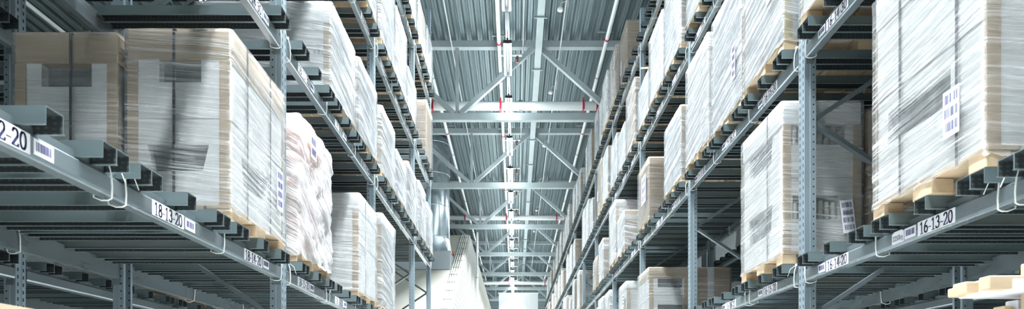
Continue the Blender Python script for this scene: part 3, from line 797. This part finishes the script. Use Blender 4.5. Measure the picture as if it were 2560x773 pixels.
# trapezoidal steel deck, ribs along the aisle
mb = MB(); per = .31; x = XW0; pts = []
while x < XW1:
    pts += [(x, 0), (x+.045, 0), (x+.052, .014), (x+.062, .014), (x+.069, 0), (x+.115, 0), (x+.145, .14), (x+.195, .14), (x+.205, .125), (x+.225, .125), (x+.235, .14), (x+.28, .14)]; x += per
pts.append((XW1+.05, 0))
for (a, b) in zip(pts[:-1], pts[1:]):
    mb.face([(a[0], YW0, ZR+a[1]), (a[0], YW1, ZR+a[1]), (b[0], YW1, ZR+b[1]), (b[0], YW0, ZR+b[1])])
mb.box(XW0, XW1, YW0, YW1, ZR+.2, ZR+.3)
struct(obj('ceiling', mb.build('ceiling', M['roof'])))

# roof trusses every 6 m
def truss():
    zt, zbm = EYE+9.80, EYE+7.76
    P = {}
    mb = MB(); mb.box(XW0+.02, XW1-.02, -.09, .09, zt-.09, zt+.09); P['top_chord'] = [mb.build('top_chord', M['truss'])]
    mb = MB(); mb.box(XW0+.02, XW1-.02, -.08, .08, zbm-.1, zbm+.1); P['bottom_chord'] = [mb.build('bottom_chord', M['truss'])]
    P['diagonal'] = []; P['vertical'] = []
    hp = 2.25; xb = -1.64 - 2*hp*1
    k = xb - 6*hp
    while k < XW1:
        for a, b in (((k, zbm+.1), (k+hp-.1, zt-.09)), ((k+2*hp, zbm+.1), (k+hp+.1, zt-.09))):
            if XW0 < min(a[0], b[0]) and max(a[0], b[0]) < XW1:
                mb = MB(); mb.bar((a[0]+(.08 if a[0] < b[0] else -.08), 0, a[1]), (b[0], 0, b[1]), .13, .14, (0,1,0)); P['diagonal'].append(mb.build('diagonal', M['truss']))
        if XW0+.1 < k < XW1-.1:
            mb = MB(); mb.bar((k, 0, zbm+.1), (k, 0, zt-.09), .09, .09, (0,1,0)); P['vertical'].append(mb.build('vertical', M['truss']))
        k += 2*hp
    return P
TP = truss()
for i in range(9):
    y = 6.1 + 6*i
    t = thing('roof_truss', '%s pale steel roof truss spanning the hall, counted along the aisle' % ORD[i], 'roof truss', (0, y, 0), 'roof trusses')
    for nme, ms in TP.items():
        for me in ms: obj(nme, me, t)

def area(name, loc, sx, sy, e, spread, col=(.90,.97,1.0)):
    l = bpy.data.lights.new(name, 'AREA'); l.shape = 'RECTANGLE'; l.size = sx; l.size_y = sy; l.energy = e; l.color = col; l.spread = math.radians(spread)
    o = bpy.data.objects.new(name, l); COL.objects.link(o); o.location = loc
    return o
P_MAIN, SPREAD = 100, 84
# twin-tube lamps above the aisle and the two side aisles
HL = EYE + 8.05
def lamp_parts():
    mb = MB(); mb.cbox(-.022, .022, -.78, .78, .055, .095, .006); mb.box(-.012, .012, -.78, -.74, .0, .055); mb.box(-.012, .012, .74, .78, .0, .055)
    for y in (-.775, .755): mb.box(-.095, .095, y, y+.02, -.02, .05)
    for y in (-.5, .5): mb.tube([(0,y,.095),(0,y,.415)], .006, 5)
    body = mb.build('lamp_housing', M['housing'])
    mb = MB(); mb.tube([(0,-.75,0),(0,.75,0)], .022, 6); tube = mb.build('lamp_tube', M['tube'])
    mb = MB(); mb.tube([(0,-.75,0),(0,.75,0)], .022, 6); tube2 = mb.build('lamp_tube', M['tube2'])
    return body, tube, tube2
LB, LT, LT2 = lamp_parts()
for i in range(-7, 15):
    y = 15.5 + 2.75*i
    if y > 55: break  # lamps past the curtain are added to light it from behind
    t = thing('ceiling_light', 'lit twin-tube lamp hanging over the main aisle, %s along the line' % ORD[i+7] if i+7 < 16 else 'lit twin-tube lamp over the main aisle, number %d along the line' % (i+8), 'ceiling light', (-.18, y, HL), 'lamps over the main aisle')
    obj('lamp_housing', LB, t)
    for sx in (-.07, .07):
        obj('lamp_tube', LT, t, (sx, 0, 0)); area('tube_downlight', (-.18+sx, y, HL-.026), .036, 1.48, P_MAIN, SPREAD)
for xa, nm in ((-6.4, 'row 18'), (6.9, 'row 16')):
    for i in range(9):
        y = -1 + 3.6*i
        t = thing('ceiling_light', 'lit twin-tube lamp over the side aisle beyond %s, %s along' % (nm, ORD[i]), 'ceiling light', (xa, y, HL), 'lamps over the side aisles')
        obj('lamp_housing', LB, t)
        for sx in (-.07, .07): obj('lamp_tube', LT2, t, (sx, 0, 0))

# lamp trunking and cable tray
def tray_mesh(w, h, L, holes):
    mb = MB(); mb.box(-w/2, w/2, 0, L, 0, .004); mb.box(-w/2, -w/2+.004, 0, L, .004, h); mb.box(w/2-.004, w/2, 0, L, .004, h)
    return mb
mb = tray_mesh(.10, .05, 56, False)
M['trunk'] = simple('dull_galvanised_trunking', (.085, .10, .105), .6, .2, .1)
t = thing('lamp_trunking', 'narrow galvanised trunking carrying the aisle lamps', 'cable tray', (-.18, 0, HL+.42))
obj('trough', mb.build('trough', M['trunk']), t)
mb = MB()
for i in range(8):
    mb.tube([(0, 6.1+6*i-.3, .05), (0, 6.1+6*i-.3, 1.45)], .006, 5)
obj('hanger_rod', mb.build('hanger_rod', M['tray']), t)
t = thing('cable_tray', 'wide galvanised cable tray running under the roof deck', 'cable tray', (.64, 0, EYE+9.38))
obj('trough', tray_mesh(.18, .07, 56, True).build('trough', M['tray']), t)
for i in range(18):
    mb = MB(); mb.box(-.16, .16, -.02, .02, -.035, -.002); mb.tube([(-.13,0,-.03),(-.13,0,.56)], .006, 5); mb.tube([(.13,0,-.03),(.13,0,.56)], .006, 5)
    obj('bracket', cached('traybr', lambda: mb.build('bracket', M['tray'])), t, (0, 8.2+2.6*i, 0))

# sprinkler mains: three along the aisle, with clamps and stub heads
def ring(r, w, y):
    mb = MB(); mb.tube([(0,y-w,0),(0,y-w*.5,0),(0,y+w*.5,0),(0,y+w,0)], [r*.9, r, r, r*.9], 12); return mb
def sprinkler_line(x, h, label, stub):
    t = thing('sprinkler_pipe', label, 'pipe', (x, 0, EYE+h), 'sprinkler pipes along the aisle')
    mb = MB(); mb.tube([(0, -6, 0), (0, 55, 0)], .052, 14); obj('pipe', mb.build('pipe', M['white_pipe']), t)
    cm = cached('pclamp', lambda: ring(.066, .035, 0).build('red_clamp', M['red']))
    rm = cached('pring', lambda: ring(.060, .018, 0).build('joint_ring', M['brown']))
    for i in range(9):
        obj('red_clamp', cm, t, (0, 10.6+6*i, 0)); obj('joint_ring', rm, t, (0, 12.6+6*i, 0)); obj('joint_ring', rm, t, (0, 14.5+6*i, 0))
        def hang():
            mb = MB(); mb.tube([(0,0,.05),(0,0,.82 if h < 9.2 else .7)], .008, 6); mb.box(-.2,.2,-.02,.02,.40,.44); return mb.build('hanger', M['tray'])
        obj('hanger', cached(('hang', h), hang), t, (0, 11.0+6*i, 0))
    if stub:
        def st():
            mb = MB(); mb.tube([(0,0,.0),(.1*stub,0,.0),(.5*stub,0,.0),(.6*stub,0,0)], .034, 10); return mb.build('stub_pipe', M['white_pipe'])
        def hd():
            mb = MB(); mb.tube([(0,0,0),(0,0,-.06),(0,0,-.09),(0,0,-.14),(0,0,-.17)], [.03,.035,.018,.022,.04], 8); return mb.build('sprinkler_head', M['brown'])
        for i in range(16):
            sp = obj('stub_pipe', cached(('stub', stub), st), t, (0, 8.5+2.9*i, .0))
            obj('sprinkler_head', cached('head', hd), sp, (.48*stub, 0, -.03))
sprinkler_line(-.42, 9.05, 'white sprinkler pipe with short stubs beside the lamp line', 1)
sprinkler_line(2.38, 9.15, 'white sprinkler pipe with red clamps above row 16', 0)
sprinkler_line(-2.40, 9.15, 'white sprinkler pipe with red clamps above row 18', 0)
sprinkler_line(-5.6, 9.1, 'white sprinkler pipe over the side aisle beyond row 18', -1)
sprinkler_line(-11.5, 9.15, 'white sprinkler pipe far behind row 18, seen above the kraft-lidded cartons', 1)
# cross mains
for i, (y, h, r) in enumerate(((18.65, 8.33, .125), (30.65, 8.33, .11), (42.7, 7.25, .10))):
    t = thing('cross_main_pipe', ['thick white pipe crossing the aisle above the first visible truss chord', 'white pipe crossing the aisle beyond the round duct', 'white pipe crossing the aisle before the white curtain'][i], 'pipe', (0, y, EYE+h))
    mb = MB(); mb.tube([(-16.2,0,0),(10,0,0)], r, 16); obj('pipe', mb.build('pipe', M['white_pipe']), t)
    for x in (-.42, -2.4, 2.38, 2.85, 1.98):
        mb = MB(); mb.box(x-.026, x+.026, -r-.012, r+.012, -r-.012, r+.012); mb.box(x-.015, x+.015, -.02, .02, r+.012, r+.12)
        obj('red_clamp', mb.build('red_clamp', M['red']), t)
    mb = MB(); mb.tube([(.15,0,-.0),(.15,0,9.7-h)], .008, 6); mb.box(.10,.20,-.03,.03,-r-.02,r+.04); obj('hanger', mb.build('hanger', M['dark']), t)
# thin conduits under the deck and the horn detectors on them
for i, (x, h, r, lab) in enumerate(((1.25, 9.55, .016, 'thin white conduit carrying the smoke detectors under the deck'), (-1.78, 9.72, .018, 'thin white conduit under the deck above row 18'), (.22, 9.7, .014, 'thin white conduit between lamp line and cable tray'), (-4.6, 9.5, .03, 'grey conduit under the deck over the side aisle'))):
    mb = MB(); mb.tube([(x, -6, EYE+h), (x, 55, EYE+h)], r, 8)
    tag(obj('conduit', mb.build('conduit', M['white_pipe'])), lab, 'conduit')
for i in range(7):
    y = 11.0 + 4.2*i
    t = thing('smoke_detector', 'round white detector hanging from the thin conduit, %s along the aisle' % ORD[i], 'smoke detector', (1.25, y, EYE+9.1), 'detectors on the conduit')
    mb = MB(); mb.tube([(0,0,.06),(0,0,.43)], .012, 6); mb.tube([(0,0,.2),(-.16,0,.14),(-.18,0,.04)], .010, 6); obj('bracket', mb.build('bracket', M['white_pipe']), t)
    mb = MB(); mb.tube([(-.18,-.02,.03),(-.18,-.02,.0),(-.18,-.02,-.05),(-.18,-.02,-.07)], [.04,.068,.075,.05], 12); obj('detector_body', mb.build('detector_body', M['white_pipe']), t)

# ------------------------------------------------------------------ sloped enclosure beyond row 18, its conduits, the duct
XS = -2.06
def slope_h(y): return 2.71 + .5205*(y-20.87)
y0 = 20.87 - (2.71+EYE)/.5205
prof = [(y0, 0), (29.56, EYE+slope_h(29.56)), (56.6, EYE+slope_h(29.56)), (56.6, 0)]
mb = MB(); mb.prism(prof[::-1], 'x', XW0+.02, XS-.03); mb2 = mb
struct(obj('wall_enclosure', mb.build('wall_enclosure', M['plaster'])))
# panelled cladding on its aisle side
mb = MB(); mb.prism([(y0+.5, .15), (29.5, EYE+slope_h(29.5)-.10), (33.4, EYE+slope_h(29.5)-.10), (33.4, .15)][::-1], 'x', XS-.029, XS-.006)
struct(obj('trim_1', mb.build('trim_1', M['plaster_lines'])))
mb = MB(); mb.prism([(33.45, .1), (33.45, EYE+slope_h(29.5)-.02), (56.5, EYE+slope_h(29.5)-.02), (56.5, .1)][::-1], 'x', XS-.029, XS-.008)
struct(obj('trim_2', mb.build('trim_2', M['plaster'])))
t = thing('conduit_run', 'four white conduits climbing the sloped beige enclosure', 'conduit', (0, 0, 0))
for i in range(4):
    x = XS - .12 - .085*i
    ya, yb = 14.0, 29.45
    mb = MB(); mb.tube([(x, ya, EYE+slope_h(ya)+.05), (x, yb, EYE+slope_h(yb)+.05)], .014, 8); obj('conduit', mb.build('conduit', M['white_pipe']), t)
mb = MB()
for j in range(18):
    y = 15 + .83*j
    mb.box(XS-.405, XS-.07, y-.03, y+.03, EYE+slope_h(y)+.02, EYE+slope_h(y)+.035)
obj('clamp_rail', mb.build('clamp_rail', M['tray']), t)
mb = MB(); mb.cbox(XS-.62, XS-.46, 26.2, 26.5, EYE+slope_h(26.5)+.005, EYE+slope_h(26.5)+.11, .01)
tag(obj('junction_box', mb.build('junction_box', M['orange'])), 'small orange box on the conduits climbing the beige slope', 'junction box')
t = thing('drain_pipe', 'white vertical pipe standing beside the panelled enclosure wall', 'pipe', (-1.93, 32.5, 0))
mb = MB(); mb.tube([(0,0,0.002),(0,0,EYE+8.1)], .06, 12); obj('pipe', mb.build('pipe', M['white_pipe']), t)
for zc in (2.2, 4.8, 7.4): obj('clamp', cached('dclamp', lambda: (lambda m: (m.tube([(0,0,-.02),(0,0,.02)], .07, 12), m.build('clamp', M['tray']))[1])(MB())), t, (0,0,zc))
# vertical round duct
cx, cy, R = -3.25, 25.3, .66
zb0 = EYE + 6.0
t = thing('air_duct', 'shiny round ventilation duct rising from a blue-grey box to the roof', 'air duct', (cx, cy, 0))
mb = MB(); mb.tube([(0,0,zb0+(ZR-.06-zb0)*i/8) for i in range(9)], R, 48); obj('duct_tube', mb.build('duct_tube', M['duct']), t)
for zz in (zb0+.03, zb0+1.25, zb0+2.5, zb0+3.7):
    mb = MB(); mb.tube([(0,0,zz-.02),(0,0,zz-.008),(0,0,zz+.008),(0,0,zz+.02)], [R+.002, R+.016, R+.016, R+.002], 48, caps=False); obj('seam_ring', mb.build('seam_ring', M['duct']), t)
mb = MB(); n = 48; vs = []; bx, by = .75, .62; zt2 = zb0; zb2 = EYE + 5.45
for j in range(7):
    f = j/6
    for i in range(n):
        a = 2*PI*i/n; c, s_ = math.cos(a), math.sin(a)
        m_ = max(abs(c)/bx, abs(s_)/by); q = (c/m_, s_/m_)
        vs.append((R*c*(1-f)+q[0]*f, R*s_*(1-f)+q[1]*f, zt2+(zb2-zt2)*f))
fs = [(j*n+i, (j+1)*n+i, (j+1)*n+(i+1) % n, j*n+(i+1) % n) for j in range(6) for i in range(n)]
mb.mesh(vs, fs, 0, True); obj('transition', mb.build('transition', M['duct']), t)
mb = MB(); bx2 = .74
mb.prism([(-.6, EYE+slope_h(cy-.6)+.02), (.6, EYE+slope_h(cy+.6)+.02), (.6, zb2+.002), (-.6, zb2+.002)][::-1], 'x', -1.6, bx2)
obj('duct_box', mb.build('duct_box', M['ductbox']), t)

# ------------------------------------------------------------------ white curtain before the end wall
t = thing('curtain', 'large plain white curtain hanging at the end of the aisle', 'curtain', (.25, 50, 0))
mb = MB(); nx, nz = 60, 12; vs = []; fs = []
for j in range(nz+1):
    for i in range(nx+1):
        u = i/nx; z = .3 + (EYE+7.68-.3)*j/nz
        vs.append((-1.53+3.06*u, .015*math.sin(u*21)*(.4+.6*(1-j/nz)) + .004*math.sin(u*57), z))
for j in range(nz):
    for i in range(nx): fs.append((j*(nx+1)+i, j*(nx+1)+i+1, (j+1)*(nx+1)+i+1, (j+1)*(nx+1)+i))
mb.mesh(vs, fs, 0, True)
obj('cloth', mb.build('cloth', M['cloth']), t)
mb = MB(); mb.tube([(-1.6,0,EYE+7.72),(1.6,0,EYE+7.72)], .04, 8); obj('curtain_rail', mb.build('curtain_rail', M['white_pipe']), t)
for x in (-.10, .28):
    mb = MB(); mb.tube([(x,0,EYE+7.75),(x,0,ZR-.05)], .012, 6); obj('hanging_cord', mb.build('hanging_cord', M['white_pipe']), t)

# ------------------------------------------------------------------ world, camera, view
w = bpy.data.worlds.new('World'); SC.world = w; w.use_nodes = True
w.node_tree.nodes['Background'].inputs[0].default_value = (.8, .9, 1, 1); w.node_tree.nodes['Background'].inputs[1].default_value = .02
cam = bpy.data.cameras.new('Camera'); co = bpy.data.objects.new('Camera', cam); COL.objects.link(co)
co.location = (0, 0, EYE); co.rotation_euler = (PI/2, 0, 0)
cam.sensor_width = 36; cam.lens = 22.5; cam.shift_x = -8/2560; cam.shift_y = (980-386.5)/2560; cam.clip_end = 200; cam.clip_start = .05
cam.dof.use_dof = True; cam.dof.focus_distance = 8.0; cam.dof.aperture_fstop = 4.0
SC.camera = co
vs_ = SC.view_settings
SC.display_settings.display_device = 'sRGB'
vs_.view_transform = 'Standard'; vs_.look = 'None'; vs_.gamma = 1; vs_.exposure = 1.2; vs_.use_curve_mapping = False
cy_ = SC.cycles
cy_.max_bounces = 8; cy_.diffuse_bounces = 4; cy_.glossy_bounces = 3; cy_.transparent_max_bounces = 16; cy_.transmission_bounces = 2
cy_.use_denoising = True; cy_.adaptive_threshold = .025; cy_.sample_clamp_indirect = 6; cy_.caustics_reflective = False; cy_.caustics_refractive = False
